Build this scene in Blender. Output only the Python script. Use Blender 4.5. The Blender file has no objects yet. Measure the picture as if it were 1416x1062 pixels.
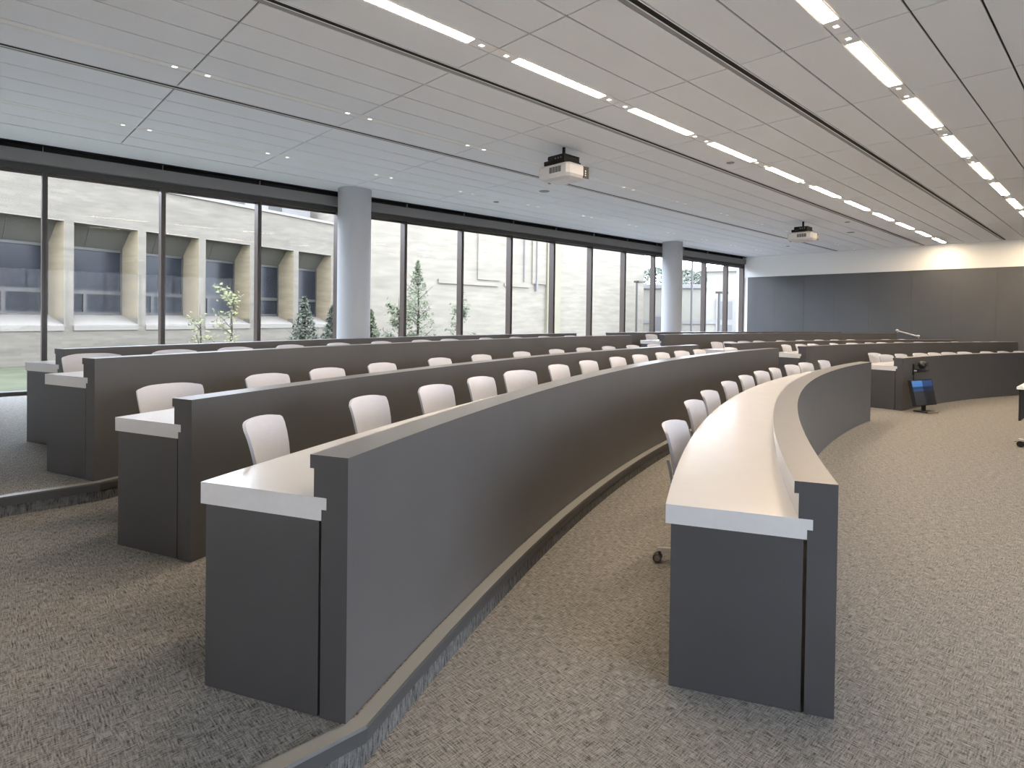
import bpy, bmesh, math, random
from mathutils import Vector, Matrix
random.seed(7)
sc = bpy.context.scene
col = sc.collection
R = math.radians

# ------------------------------------------------------------------ camera
F_PX, YAW, PITCH, ROLL, CY = 813.281, 0.81579, 0.01182, 0.0131, 447.65
EYE = Vector((0, 0, 1.5))
fw = Vector((math.cos(YAW)*math.cos(PITCH), math.sin(YAW)*math.cos(PITCH), -math.sin(PITCH)))
r0 = Vector((math.sin(YAW), -math.cos(YAW), 0)); u0 = r0.cross(fw)
rt = r0*math.cos(ROLL) + u0*math.sin(ROLL); up = -r0*math.sin(ROLL) + u0*math.cos(ROLL)
cd = bpy.data.cameras.new('camera'); cam = bpy.data.objects.new('camera', cd); col.objects.link(cam)
cd.sensor_width = 36; cd.sensor_fit = 'HORIZONTAL'; cd.lens = F_PX/1416*36
cd.shift_y = -(531-CY)/1416; cd.clip_start = 0.05; cd.clip_end = 500
m = Matrix((rt, up, -fw)).transposed().to_4x4(); m.translation = EYE
cam.matrix_world = m
sc.camera = cam

# ------------------------------------------------------------------ measured dimensions (metres)
ZC = 3.891                       # ceiling
T1, T2, HW = 0.140, 0.2725, 0.887   # platform levels, desk wall height
ZF = [0, T1, T1, T2, T2]
ROW = [(10.282, -13.911, 16.650), (10.524, -16.370, 20.520), (10.446, -17.929, 23.450),
       (10.286, -18.857, 25.825), (10.322, -17.613, 26.006)]
J0, DJ = 1.678, 1.829
XW0, XW1 = -0.72, 21.95
YR = -6.0
def WY(x): return 11.02 - 0.03*x          # glazing line, slightly skewed to the ceiling grid

# ------------------------------------------------------------------ materials
MAT = {}
def new_mat(name):
    mt = bpy.data.materials.new(name); mt.use_nodes = True; MAT[name] = mt
    return mt, mt.node_tree, mt.node_tree.nodes['Principled BSDF']
def simple(name, c, rough=0.5, metal=0.0, spec=0.5, noise=0.0, scale=40, bump=0.0, stretch=(1, 1, 1)):
    mt, nt, b = new_mat(name)
    b.inputs['Roughness'].default_value = rough; b.inputs['Metallic'].default_value = metal
    b.inputs['Specular IOR Level'].default_value = spec
    c4 = (c[0], c[1], c[2], 1)
    tc = nt.nodes.new('ShaderNodeTexCoord'); mp = nt.nodes.new('ShaderNodeMapping')
    mp.inputs['Scale'].default_value = stretch
    nz = nt.nodes.new('ShaderNodeTexNoise'); nz.inputs['Scale'].default_value = scale; nz.inputs['Detail'].default_value = 3
    nt.links.new(tc.outputs['Object'], mp.inputs['Vector']); nt.links.new(mp.outputs[0], nz.inputs['Vector'])
    rp = nt.nodes.new('ShaderNodeValToRGB')
    k = noise
    rp.color_ramp.elements[0].position = .3; rp.color_ramp.elements[1].position = .7
    rp.color_ramp.elements[0].color = tuple(v*(1-k) for v in c)+(1,); rp.color_ramp.elements[1].color = tuple(min(1, v*(1+k)) for v in c)+(1,)
    nt.links.new(nz.outputs['Fac'], rp.inputs['Fac']); nt.links.new(rp.outputs['Color'], b.inputs['Base Color'])
    if bump:
        bp = nt.nodes.new('ShaderNodeBump'); bp.inputs['Strength'].default_value = bump; bp.inputs['Distance'].default_value = .003
        nt.links.new(nz.outputs['Fac'], bp.inputs['Height']); nt.links.new(bp.outputs[0], b.inputs['Normal'])
    return mt
simple('charcoal_laminate', (.088, .087, .088), .42, noise=.05, scale=3)
simple('charcoal_end', (.058, .058, .063), .5, noise=.05, scale=3)
simple('cap_laminate', (.17, .172, .18), .30, noise=.03)
simple('white_laminate', (.60, .605, .62), .22, noise=.015, scale=6)
simple('white_edge', (.60, .60, .61), .4, noise=.02)
simple('black_gap', (.006, .006, .006), .8)
simple('chair_shell', (.54, .565, .64), .45, noise=.02)
simple('chair_metal', (.50, .47, .43), .35, metal=.6)
simple('wheel', (.07, .065, .06), .5)
simple('wheel_rim', (.30, .27, .22), .4, metal=.5)
simple('ceiling_tile', (.84, .865, .91), .9, noise=.025, scale=160)
simple('ceiling_back', (.09, .09, .09), .9)
simple('tee_bar', (.88, .89, .91), .6)
simple('soffit_paint', (.84, .87, .91), .8)
simple('slot_grey', (.30, .30, .31), .6)
simple('wall_white', (.86, .87, .86), .8, noise=.01)
simple('wall_panel', (.088, .091, .097), .36, noise=.06, scale=1.2)
simple('column_paint', (.44, .45, .465), .6, noise=.01)
simple('bronze_frame', (.072, .054, .045), .42, metal=.25)
simple('bronze_dark', (.040, .037, .034), .5)
simple('shade_grey', (.185, .182, .178), .6)
simple('pocket_dark', (.012, .013, .014), .8)
simple('nosing_top', (.25, .25, .235), .45)
simple('nosing_face', (.060, .062, .062), .5)
simple('projector_white', (.66, .66, .67), .45)
simple('grille_grey', (.16, .16, .17), .6)
simple('black_plastic', (.010, .010, .011), .4)
simple('black_matte', (.006, .006, .006), .7)
simple('lamp_off', (.88, .88, .88), .5)
simple('lens_glass', (.03, .03, .04), .08)
simple('rail_metal', (.75, .75, .76), .3, metal=.6)
simple('concrete', (0.135, 0.128, 0.115), .9, noise=.06, scale=3)
simple('bright_paving', (0.162, 0.157, 0.150), .9, noise=.04, scale=2)
simple('ledge_grey', (0.108, 0.102, 0.100), .8)
simple('stucco_pale', (0.187, 0.177, 0.150), .9, noise=.04, scale=1.5)
simple('stucco_yellow', (0.140, 0.129, 0.088), .9, noise=.05, scale=1.0)
simple('spandrel', (0.072, 0.068, 0.057), .6, noise=.05, scale=3)
simple('ext_frame', (0.041, 0.039, 0.034), .5)
simple('ext_glass', (.016, .018, .022), .25, 0, .25, noise=.35, scale=.8)
simple('ext_sill', (0.135, 0.121, 0.102), .8)
simple('bark', (0.045, 0.034, 0.023), .9, noise=.3)
simple('leaf_green', (0.068, 0.081, 0.039), .8, noise=.35, scale=8)
simple('leaf_yellow', (0.135, 0.141, 0.054), .8, noise=.3, scale=8)
simple('leaf_dark', (0.041, 0.049, 0.030), .8, noise=.35, scale=8)
simple('far_leaf', (0.077, 0.085, 0.066), .9, noise=.3, scale=2)
simple('table_white', (.72, .72, .72), .3)
simple('lamp_post', (0.028, 0.026, 0.023), .5)

def emit(name, c, s):
    mt, nt, b = new_mat(name)
    b.inputs['Base Color'].default_value = (.8, .8, .8, 1)
    b.inputs['Emission Color'].default_value = c+(1,); b.inputs['Emission Strength'].default_value = s
emit('lamp_lit', (1.0, .78, .55), 88.0)
emit('lens_lit', (1.0, .95, .85), 2.2)

def carpet(name, c0, c1, c2):
    mt, nt, b = new_mat(name); L = nt.links.new; N = nt.nodes.new
    b.inputs['Roughness'].default_value = .95; b.inputs['Specular IOR Level'].default_value = .15
    tc = N('ShaderNodeTexCoord')
    def nz(scale, det, st):
        mp = N('ShaderNodeMapping'); mp.inputs['Scale'].default_value = st
        n = N('ShaderNodeTexNoise'); n.inputs['Scale'].default_value = scale; n.inputs['Detail'].default_value = det
        L(tc.outputs['Object'], mp.inputs['Vector']); L(mp.outputs[0], n.inputs['Vector']); return n
    a = nz(1, 2, (22, 190, 22)); c = nz(1, 2, (190, 22, 22)); g = nz(1, 2, (260, 260, 260)); s = nz(1, 2, (24, 24, 24)); big = nz(.9, 2, (1, 1, 1))
    mx = N('ShaderNodeMix'); mx.data_type = 'FLOAT'
    rs = N('ShaderNodeValToRGB'); rs.color_ramp.elements[0].position = .46; rs.color_ramp.elements[1].position = .58
    L(s.outputs['Fac'], rs.inputs['Fac']); mr = N('ShaderNodeMapRange'); mr.inputs['To Min'].default_value = .38; mr.inputs['To Max'].default_value = .78; L(rs.outputs['Color'], mr.inputs['Value']); L(mr.outputs[0], mx.inputs[0]); L(a.outputs['Fac'], mx.inputs[2]); L(c.outputs['Fac'], mx.inputs[3])
    ad = N('ShaderNodeMix'); ad.data_type = 'FLOAT'; ad.inputs[0].default_value = .28
    L(mx.outputs[0], ad.inputs[2]); L(g.outputs['Fac'], ad.inputs[3])
    rp = N('ShaderNodeValToRGB'); e = rp.color_ramp.elements
    e[0].position = .38; e[0].color = c0+(1,); e[1].position = .60; e[1].color = c2+(1,)
    mid = rp.color_ramp.elements.new(.47); mid.color = c1+(1,)
    L(ad.outputs[0], rp.inputs['Fac']); L(rp.outputs['Color'], b.inputs['Base Color'])
    bp = N('ShaderNodeBump'); bp.inputs['Strength'].default_value = .5; bp.inputs['Distance'].default_value = .004
    L(ad.outputs[0], bp.inputs['Height']); L(bp.outputs[0], b.inputs['Normal'])
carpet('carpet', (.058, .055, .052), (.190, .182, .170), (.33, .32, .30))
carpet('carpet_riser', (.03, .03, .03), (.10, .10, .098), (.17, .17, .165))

def brick(name, c1, c2, mortar, sc_, turn=0.0, rh=.07, bw=.3):
    mt, nt, b = new_mat(name); L = nt.links.new; N = nt.nodes.new
    b.inputs['Roughness'].default_value = .9
    tc = N('ShaderNodeTexCoord'); mp = N('ShaderNodeMapping'); mp.vector_type = 'POINT'
    mp.inputs['Rotation'].default_value = (R(-90), 0, 0)
    mp2 = N('ShaderNodeMapping'); mp2.inputs['Rotation'].default_value = (0, 0, turn)
    br = N('ShaderNodeTexBrick'); br.inputs['Scale'].default_value = 1; br.inputs['Brick Width'].default_value = bw
    br.inputs['Row Height'].default_value = rh; br.inputs['Mortar Size'].default_value = .006
    br.inputs['Color1'].default_value = c1+(1,); br.inputs['Color2'].default_value = c2+(1,); br.inputs['Mortar'].default_value = mortar+(1,)
    L(tc.outputs['Object'], mp2.inputs['Vector']); L(mp2.outputs[0], mp.inputs['Vector']); L(mp.outputs[0], br.inputs['Vector'])
    nz = N('ShaderNodeTexNoise'); nz.inputs['Scale'].default_value = .9; nz.inputs['Detail'].default_value = 4
    mq = N('ShaderNodeMapping'); mq.inputs['Scale'].default_value = (.6, .6, 4)
    L(tc.outputs['Object'], mq.inputs['Vector']); L(mq.outputs[0], nz.inputs['Vector'])
    mx = N('ShaderNodeMix'); mx.data_type = 'RGBA'; mx.blend_type = 'MULTIPLY'; mx.inputs[0].default_value = .55
    L(br.outputs['Color'], mx.inputs[6]); L(nz.outputs['Fac'], mx.inputs[7]); L(mx.outputs[2], b.inputs['Base Color'])
FA = R(18)
brick('brick_pale', (0.1520, 0.1325, 0.1049), (0.1231, 0.1080, 0.0839), (0.1372, 0.1210, 0.0954), 1, -FA)
brick('brick_tan_lit', (0.2741, 0.2213, 0.1395), (0.2295, 0.1875, 0.1170), (0.2614, 0.2213, 0.1541), 1, -FA-R(90))  # tan reveal brick, lightened: light falling on the reveals is in its colour
brick('brick_far', (0.2017, 0.1780, 0.1399), (0.1870, 0.1655, 0.1275), (0.1965, 0.1738, 0.1384), 1, 0)

def grass_mat():
    mt, nt, b = new_mat('grass'); L = nt.links.new; N = nt.nodes.new
    b.inputs['Roughness'].default_value = .95
    tc = N('ShaderNodeTexCoord'); nz = N('ShaderNodeTexNoise'); nz.inputs['Scale'].default_value = 1.2; nz.inputs['Detail'].default_value = 8
    L(tc.outputs['Object'], nz.inputs['Vector'])
    rp = N('ShaderNodeValToRGB'); e = rp.color_ramp.elements
    e[0].position = .35; e[0].color = (.024, .029, .010, 1); e[1].position = .65; e[1].color = (.046, .050, .022, 1)
    L(nz.outputs['Fac'], rp.inputs['Fac']); L(rp.outputs['Color'], b.inputs['Base Color'])
grass_mat()

def glass_mat():
    mt = bpy.data.materials.new('window_glass'); mt.use_nodes = True; nt = mt.node_tree; nt.nodes.clear(); MAT['window_glass'] = mt
    N = nt.nodes.new; o = N('ShaderNodeOutputMaterial'); t = N('ShaderNodeBsdfTransparent'); g = N('ShaderNodeBsdfGlossy')
    t.inputs['Color'].default_value = (.975, .965, .955, 1); g.inputs['Roughness'].default_value = .02
    lw = N('ShaderNodeLayerWeight'); lw.inputs['Blend'].default_value = .5
    pw = N('ShaderNodeMath'); pw.operation = 'POWER'; pw.inputs[1].default_value = 5; nt.links.new(lw.outputs['Facing'], pw.inputs[0])
    fr = N('ShaderNodeMath'); fr.operation = 'MULTIPLY_ADD'; fr.inputs[1].default_value = .18; fr.inputs[2].default_value = .004; nt.links.new(pw.outputs[0], fr.inputs[0])
    mx = N('ShaderNodeMixShader')
    nt.links.new(fr.outputs[0], mx.inputs[0]); nt.links.new(t.outputs[0], mx.inputs[1]); nt.links.new(g.outputs[0], mx.inputs[2]); nt.links.new(mx.outputs[0], o.inputs[0])
glass_mat()

def screen_mat():
    mt, nt, b = new_mat('monitor_screen'); L = nt.links.new; N = nt.nodes.new
    b.inputs['Base Color'].default_value = (.01, .012, .016, 1); b.inputs['Roughness'].default_value = .12
    tc = N('ShaderNodeTexCoord'); sp = N('ShaderNodeSeparateXYZ'); L(tc.outputs['Object'], sp.inputs[0])
    rz = N('ShaderNodeValToRGB'); e = rz.color_ramp.elements; rz.color_ramp.interpolation = 'EASE'
    mr = N('ShaderNodeMapRange'); mr.inputs['From Min'].default_value = 0; mr.inputs['From Max'].default_value = .42; L(sp.outputs['Z'], mr.inputs['Value'])
    L(mr.outputs[0], rz.inputs['Fac'])
    e[0].position = 0; e[0].color = (.02, .02, .02, 1); e[1].position = 1; e[1].color = (.08, .22, .50, 1)
    for p, c in ((.55, (.03, .03, .035, 1)), (.60, (.02, .07, .18, 1)), (.72, (.015, .035, .09, 1)), (.78, (.06, .20, .50, 1))):
        q = e.new(p); q.color = c
    mx = N('ShaderNodeMix'); mx.data_type = 'RGBA'; mx.blend_type = 'MULTIPLY'; mx.inputs[0].default_value = 1
    rx = N('ShaderNodeValToRGB'); rx.color_ramp.interpolation = 'CONSTANT'
    rx.color_ramp.elements[0].color = (1, 1, 1, 1); rx.color_ramp.elements[1].position = .5; rx.color_ramp.elements[1].color = (.30, .28, .35, 1)
    mr2 = N('ShaderNodeMapRange'); mr2.inputs['From Min'].default_value = -.28; mr2.inputs['From Max'].default_value = .28; L(sp.outputs['X'], mr2.inputs['Value']); L(mr2.outputs[0], rx.inputs['Fac'])
    L(rz.outputs['Color'], mx.inputs[6]); L(rx.outputs['Color'], mx.inputs[7]); L(mx.outputs[2], b.inputs['Emission Color']); b.inputs['Emission Strength'].default_value = 1.0  # screen emits blue bands towards the top, dimmer on the right half
screen_mat()

# ------------------------------------------------------------------ mesh helpers
def tag(o, label=None, cat=None, group=None, kind=None):
    if label: o['label'] = label
    if cat: o['category'] = cat
    if group: o['group'] = group
    if kind: o['kind'] = kind
    return o
def empty(name, loc=(0, 0, 0), rz=0.0):
    o = bpy.data.objects.new(name, None); col.objects.link(o); o.location = loc; o.rotation_euler = (0, 0, rz); o.empty_display_size = .1
    return o
class MB:
    def __init__(s): s.v = []; s.f = []; s.m = []; s.sm = []
    def add(s, vs, fs, mi=0, smooth=False):
        b = len(s.v); s.v += [tuple(v) for v in vs]
        for f in fs: s.f.append(tuple(b+i for i in f)); s.m.append(mi); s.sm.append(smooth)
    def box(s, a, b, mi=0, M=None):
        x0, y0, z0 = a; x1, y1, z1 = b
        vs = [Vector(p) for p in ((x0, y0, z0), (x1, y0, z0), (x1, y1, z0), (x0, y1, z0), (x0, y0, z1), (x1, y0, z1), (x1, y1, z1), (x0, y1, z1))]
        if M: vs = [M @ v for v in vs]
        s.add(vs, [(0, 3, 2, 1), (4, 5, 6, 7), (0, 1, 5, 4), (1, 2, 6, 5), (2, 3, 7, 6), (3, 0, 4, 7)], mi)
    def tube(s, pts, rad, n=10, mi=0, caps=True):
        pts = [Vector(p) for p in pts]; rads = rad if isinstance(rad, (list, tuple)) else [rad]*len(pts)
        rings = []; 
        for i, p in enumerate(pts):
            d = (pts[min(i+1, len(pts)-1)]-pts[max(i-1, 0)]).normalized()
            a = d.orthogonal().normalized() if i == 0 else (rings_a - d*rings_a.dot(d)).normalized()
            rings_a = a; b = d.cross(a)
            rings.append([p+(a*math.cos(2*math.pi*k/n)+b*math.sin(2*math.pi*k/n))*rads[i] for k in range(n)])
        vs = [v for r in rings for v in r]; fs = []
        for i in range(len(pts)-1):
            for k in range(n): fs.append((i*n+k, i*n+(k+1) % n, (i+1)*n+(k+1) % n, (i+1)*n+k))
        s.add(vs, fs, mi, True)
        if caps: s.add(rings[0], [tuple(reversed(range(n)))], mi); s.add(rings[-1], [tuple(range(n))], mi)
    def lathe(s, prof, c=(0, 0, 0), n=24, mi=0, smooth=True):
        vs = []; fs = []
        for (r_, z) in prof:
            for k in range(n): a = 2*math.pi*k/n; vs.append((c[0]+r_*math.cos(a), c[1]+r_*math.sin(a), c[2]+z))
        for i in range(len(prof)-1):
            for k in range(n): fs.append((i*n+k, i*n+(k+1) % n, (i+1)*n+(k+1) % n, (i+1)*n+k))
        s.add(vs, fs, mi, smooth)
    def prism(s, poly, z0, z1, mi=0):
        n = len(poly); vs = [(p[0], p[1], z0) for p in poly]+[(p[0], p[1], z1) for p in poly]
        s.add(vs, [tuple(reversed(range(n))), tuple(range(n, 2*n))]+[(k, (k+1) % n, n+(k+1) % n, n+k) for k in range(n)], mi)
    def arc(s, i, prof, t0, t1, mis=None, end_mi=0, step=0.9, mi=0):
        n = max(2, int(abs(t1-t0)/step)+1); np_ = len(prof); vs = []
        for k in range(n+1):
            th = R(t0+(t1-t0)*k/n)
            for (q, z) in prof:
                a, b, rr = ROW[i]; vs.append((a+(rr+q)*math.sin(th), b+(rr+q)*math.cos(th), z))
        for j in range(np_):
            fs = [(k*np_+j, (k+1)*np_+j, (k+1)*np_+(j+1) % np_, k*np_+(j+1) % np_) for k in range(n)]
            s.add(vs, fs, mis[j] if mis else mi) if False else None
            b0 = len(s.v)
            vv = []; ff = []
            for k in range(n+1): vv += [vs[k*np_+j], vs[k*np_+(j+1) % np_]]
            for k in range(n): ff.append((2*k, 2*k+2, 2*k+3, 2*k+1))
            s.add(vv, ff, mis[j] if mis else mi, True)
        s.add(vs[:np_], [tuple(range(np_))], end_mi); s.add(vs[-np_:], [tuple(reversed(range(np_)))], end_mi)
    def build(s, name, mats, parent=None, merge=True, loc=None):
        me = bpy.data.meshes.new(name); me.from_pydata(s.v, [], s.f)
        if isinstance(mats, str): mats = [mats]
        for k in mats: me.materials.append(MAT[k])
        for p, mi, sm in zip(me.polygons, s.m, s.sm): p.material_index = mi; p.use_smooth = sm
        bm = bmesh.new(); bm.from_mesh(me)
        if merge: bmesh.ops.remove_doubles(bm, verts=bm.verts, dist=1e-5)
        bmesh.ops.recalc_face_normals(bm, faces=bm.faces)
        bm.to_mesh(me); bm.free()
        if any(s.sm):
            me.set_sharp_from_angle(angle=R(35))
        o = bpy.data.objects.new(name, me); col.objects.link(o)
        if parent: o.parent = parent
        if loc: o.location = loc
        return o
def kids(o): return [c for c in list(KIDS.get(o, []))]
KIDS = {}
def copy_tree(o, parent=None):
    c = o.copy(); col.objects.link(c)
    if parent: c.parent = parent
    for ch in o.children: copy_tree(ch, c)
    return c
def polar(i, s_, th): a, b, rr = ROW[i]; t = R(th); return (a+(rr+s_)*math.sin(t), b+(rr+s_)*math.cos(t))
ORD = ['first', 'second', 'third', 'fourth', 'fifth', 'sixth', 'seventh', 'eighth', 'ninth', 'tenth', 'eleventh', 'twelfth', 'thirteenth', 'fourteenth', 'fifteenth']

# ------------------------------------------------------------------ floor and platforms
def arc_pts(i, q, t0, t1, n=60): return [polar(i, q, t0+(t1-t0)*k/n) for k in range(n+1)]
S = MB(); S.box((XW0-.2, YR-.2, -.2), (XW1+.2, WY(0)+.3, 0)); tag(S.build('floor', 'carpet'), kind='structure')
FRONT = []
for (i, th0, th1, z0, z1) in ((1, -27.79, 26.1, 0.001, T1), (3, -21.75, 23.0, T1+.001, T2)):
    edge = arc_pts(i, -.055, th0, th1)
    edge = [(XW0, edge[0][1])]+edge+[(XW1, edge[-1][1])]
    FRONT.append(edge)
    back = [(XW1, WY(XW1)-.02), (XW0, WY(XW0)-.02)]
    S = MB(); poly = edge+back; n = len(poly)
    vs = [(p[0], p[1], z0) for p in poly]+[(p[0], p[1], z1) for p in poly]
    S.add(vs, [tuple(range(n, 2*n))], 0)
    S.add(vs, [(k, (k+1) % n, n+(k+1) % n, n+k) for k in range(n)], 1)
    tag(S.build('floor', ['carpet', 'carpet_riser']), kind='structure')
    # nosing strip following the platform edge
    S = MB(); ne = len(edge)
    def off(k, d):
        a = Vector(edge[max(k-1, 0)]); b = Vector(edge[min(k+1, ne-1)]); t = (b-a).normalized(); nn = Vector((t.y, -t.x))
        p = Vector(edge[k])+nn*d; return (p.x, p.y)
    prof = [(.004, z1-.058), (.010, z1-.058), (.016, z1-.006), (.012, z1+.004), (-.048, z1+.004), (-.048, z1+.0005), (.004, z1+.0005)]
    mi = [1, 1, 1, 0, 0, 0, 0]
    rings = [[(*off(k, d), z) for d, z in prof] for k in range(ne)]
    for j in range(len(prof)):
        j2 = (j+1) % len(prof); vv = []; ff = []
        for k in range(ne): vv += [rings[k][j], rings[k][j2]]
        for k in range(ne-1): ff.append((2*k, 2*k+2, 2*k+3, 2*k+1))
        S.add(vv, ff, mi[j])
    tag(S.build('trim_%d' % (len(FRONT)), ['nosing_top', 'nosing_face']), kind='structure')

# ------------------------------------------------------------------ curved desks
DESKS = {'1L': (0, -28.26, -.86), '1R': (0, 4.45, 27.5), '2L': (1, -27.86, -1.13), '2R': (1, 2.1, 26.1), '3L': (2, -23.97, -1.33), '3R': (2, 1.75, 24.38),
         '4L': (3, -21.76, -.91), '4R': (3, 1.70, 23.03), '5L': (4, -21.75, -1.07), '5R': (4, 1.60, 22.56)}
DL = {'1L': 'front-row curved desk on the left, nearest white worktop at right of the picture',
      '1R': 'front-row curved desk beyond the aisle with the camera and monitor on its wall',
      '2L': 'second-row curved desk on the left with the long dark wall and floor nosing',
      '2R': 'second-row curved desk beyond the aisle, behind the desk carrying the camera',
      '3L': 'third-row curved desk on the left, its white worktop end beside the second row',
      '3R': 'third-row curved desk beyond the aisle, reaching almost to the right edge',
      '4L': 'fourth-row curved desk on the left, standing at the upper platform edge',
      '4R': 'fourth-row curved desk beyond the aisle, ending below the far handrail',
      '5L': 'rearmost curved desk on the left, in front of the window wall',
      '5R': 'rearmost curved desk beyond the aisle, under the far grey wall'}
for k, (i, t0, t1) in DESKS.items():
    zf = ZF[i]+.002; zt = ZF[i]+HW; zw = ZF[i]+.745
    c = polar(i, 0, (t0+t1)/2)
    root = empty('curved_desk', (c[0], c[1], ZF[i])); tag(root, DL[k], 'desk', 'curved lecture desks')
    def add(name, prof, mats, mis, a, b, end_mi):
        S = MB(); S.arc(i, prof, a, b, mis, end_mi); S.v = [(v[0]-c[0], v[1]-c[1], v[2]-ZF[i]) for v in S.v]
        return S.build(name, mats, root)
    add('privacy_wall', [(0, zf), (0, zt), (.15, zt), (.15, zt-.046), (.134, zt-.046), (.134, zw), (.083, zw), (.083, zw-.041), (.103, zw-.041), (.103, zf)],
        ['charcoal_laminate', 'cap_laminate', 'white_laminate', 'charcoal_end'], [0, 1, 2, 0, 2, 0, 0, 0, 0, 0], t0, t1, 3)
    add('worktop', [(.0835, zw), (.0835, zw-.0405), (.1035, zw-.0405), (.1035, zw-.078), (.625, zw-.078), (.625, zw)],
        ['white_laminate', 'white_edge'], [1, 1, 1, 1, 1, 0], t0, t1, 1)
    dt = math.degrees(.035/ROW[i][2])
    for (a, b) in ((t0+.01, t0+dt), (t1-dt, t1-.01)):
        p = add('end_panel', [(.115, zf), (.115, zw-.0785), (.603, zw-.0785), (.603, zf)], ['charcoal_end'], None, a, b, 0)

# ------------------------------------------------------------------ chair
def shell(S, rows, nx=9, th=.014, y_off=0):
    # rows: list of (y, z, halfwidth, forward_curve, edge_drop)
    fr = []; bk = []
    for (y, z, w, cv, dr) in rows:
        a = []; b = []
        for k in range(nx):
            t = -1+2*k/(nx-1); xx = w*t; yy = y-cv*t*t; zz = z-dr*abs(t)**4
            a.append((xx, yy, zz)); b.append((xx, yy+th, zz-.002))
        fr.append(a); bk.append(b)
    n = len(rows); vs = [p for r_ in fr for p in r_]+[p for r_ in bk for p in r_]; o = n*nx; fs = []
    for j in range(n-1):
        for k in range(nx-1):
            fs.append((j*nx+k, j*nx+k+1, (j+1)*nx+k+1, (j+1)*nx+k)); fs.append((o+j*nx+k, o+(j+1)*nx+k, o+(j+1)*nx+k+1, o+j*nx+k+1))
    for j in range(n-1):
        fs.append((j*nx, (j+1)*nx, o+(j+1)*nx, o+j*nx)); k = nx-1; fs.append((j*nx+k, o+j*nx+k, o+(j+1)*nx+k, (j+1)*nx+k))
    for k in range(nx-1):
        fs.append((k, o+k, o+k+1, k+1)); j = (n-1)*nx; fs.append((j+k, j+k+1, o+j+k+1, o+j+k))
    S.add(vs, fs, 0, True)
def make_chair():
    root = empty('swivel_chair')
    S = MB()
    shell(S, [(.235, .585, .205, .040, 0), (.245, .64, .212, .045, 0), (.258, .70, .219, .050, 0), (.272, .76, .224, .052, .002), (.288, .81, .226, .055, .004), (.302, .84, .224, .058, .008), (.310, .855, .214, .058, .014), (.314, .860, .200, .055, .018)], 13, .014)
    for q in range(4):
        z = .575-q*.036; y = .232-q*.006
        shell(S, [(y, z, .200, .036, 0), (y-.004, z-.014, .206, .038, 0), (y-.008, z-.028, .200, .036, 0)], 9, .014)
    for sx in (-1, 1): S.tube([(sx*.15, .215, .43), (sx*.15, .228, .50), (sx*.15, .245, .60), (sx*.15, .262, .66)], .009, 8)
    S.build('backrest', 'chair_shell', root)
    S = MB(); nx = 9
    rows = [(.20, .462), (.12, .450), (0, .446), (-.10, .450), (-.18, .452), (-.225, .442), (-.245, .422)]
    vs = []; 
    for dz in (0, -.022):
        for j, (y, z) in enumerate(rows):
            for k in range(nx):
                t = -1+2*k/(nx-1); w = .225-(.03 if j == len(rows)-1 else 0); vs.append((w*t, y, z+dz+.014*t*t))
    n = len(rows); o = n*nx; fs = []
    for j in range(n-1):
        for k in range(nx-1): fs.append((j*nx+k, (j+1)*nx+k, (j+1)*nx+k+1, j*nx+k+1)); fs.append((o+j*nx+k, o+j*nx+k+1, o+(j+1)*nx+k+1, o+(j+1)*nx+k))
    for j in range(n-1): fs.append((j*nx, o+j*nx, o+(j+1)*nx, (j+1)*nx)); k = nx-1; fs.append((j*nx+k, (j+1)*nx+k, o+(j+1)*nx+k, o+j*nx+k))
    for k in range(nx-1): fs.append((k, k+1, o+k+1, o+k)); j = (n-1)*nx; fs.append((j+k, o+j+k, o+j+k+1, j+k+1))
    S.add(vs, fs, 0, True); S.build('seat', 'chair_shell', root)
    S = MB(); S.lathe([(.0, .075), (.045, .075), (.045, .13), (.028, .14), (.026, .30), (.018, .30), (.018, .40), (.07, .415), (.07, .432), (0, .432)], n=16)
    S.box((-.155, -.02, .425), (.155, .02, .437)); S.box((-.16, -.02, .42), (-.14, .225, .436)); S.box((.14, -.02, .42), (.16, .225, .436))
    S.build('column', 'chair_metal', root)
    for q in range(5):
        a = 2*math.pi*q/5+math.pi/2; Mx = Matrix.Rotation(a, 4, 'Z')
        S = MB(); x0, x1 = .04, .345
        vs = [Mx @ Vector(v) for v in ((x0, -.026, .080), (x0, .026, .080), (x1, .014, .070), (x1, -.014, .070), (x0, -.022, .122), (x0, .022, .122), (x1, .011, .088), (x1, -.011, .088))]
        S.add(vs, [(0, 3, 2, 1), (4, 5, 6, 7), (0, 1, 5, 4), (1, 2, 6, 5), (2, 3, 7, 6), (3, 0, 4, 7)])
        leg = S.build('leg', 'chair_metal', root)
        S = MB(); cx_ = x1-.012
        S.tube([Mx @ Vector((cx_, 0, .075)), Mx @ Vector((cx_, 0, .05))], .008, 8)
        for sy in (-1, 1):
            S.tube([Mx @ Vector((cx_+.012, sy*.008, .0275)), Mx @ Vector((cx_+.012, sy*.024, .0275))], .027, 14)
            S.tube([Mx @ Vector((cx_+.012, sy*.024, .0275)), Mx @ Vector((cx_+.012, sy*.026, .0275))], .017, 12, 1)
        S.tube([Mx @ Vector((cx_+.012, -.008, .034)), Mx @ Vector((cx_+.012, .008, .034))], .018, 10)
        S.build('caster', ['wheel', 'wheel_rim'], leg)
    return root
chair = make_chair(); bpy.context.view_layer.update(); used = [False]
def proj(p):
    q = Vector(p)-EYE; d = q.dot(fw); return 708+F_PX*q.dot(rt)/d, CY-F_PX*q.dot(up)/d, d
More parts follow.
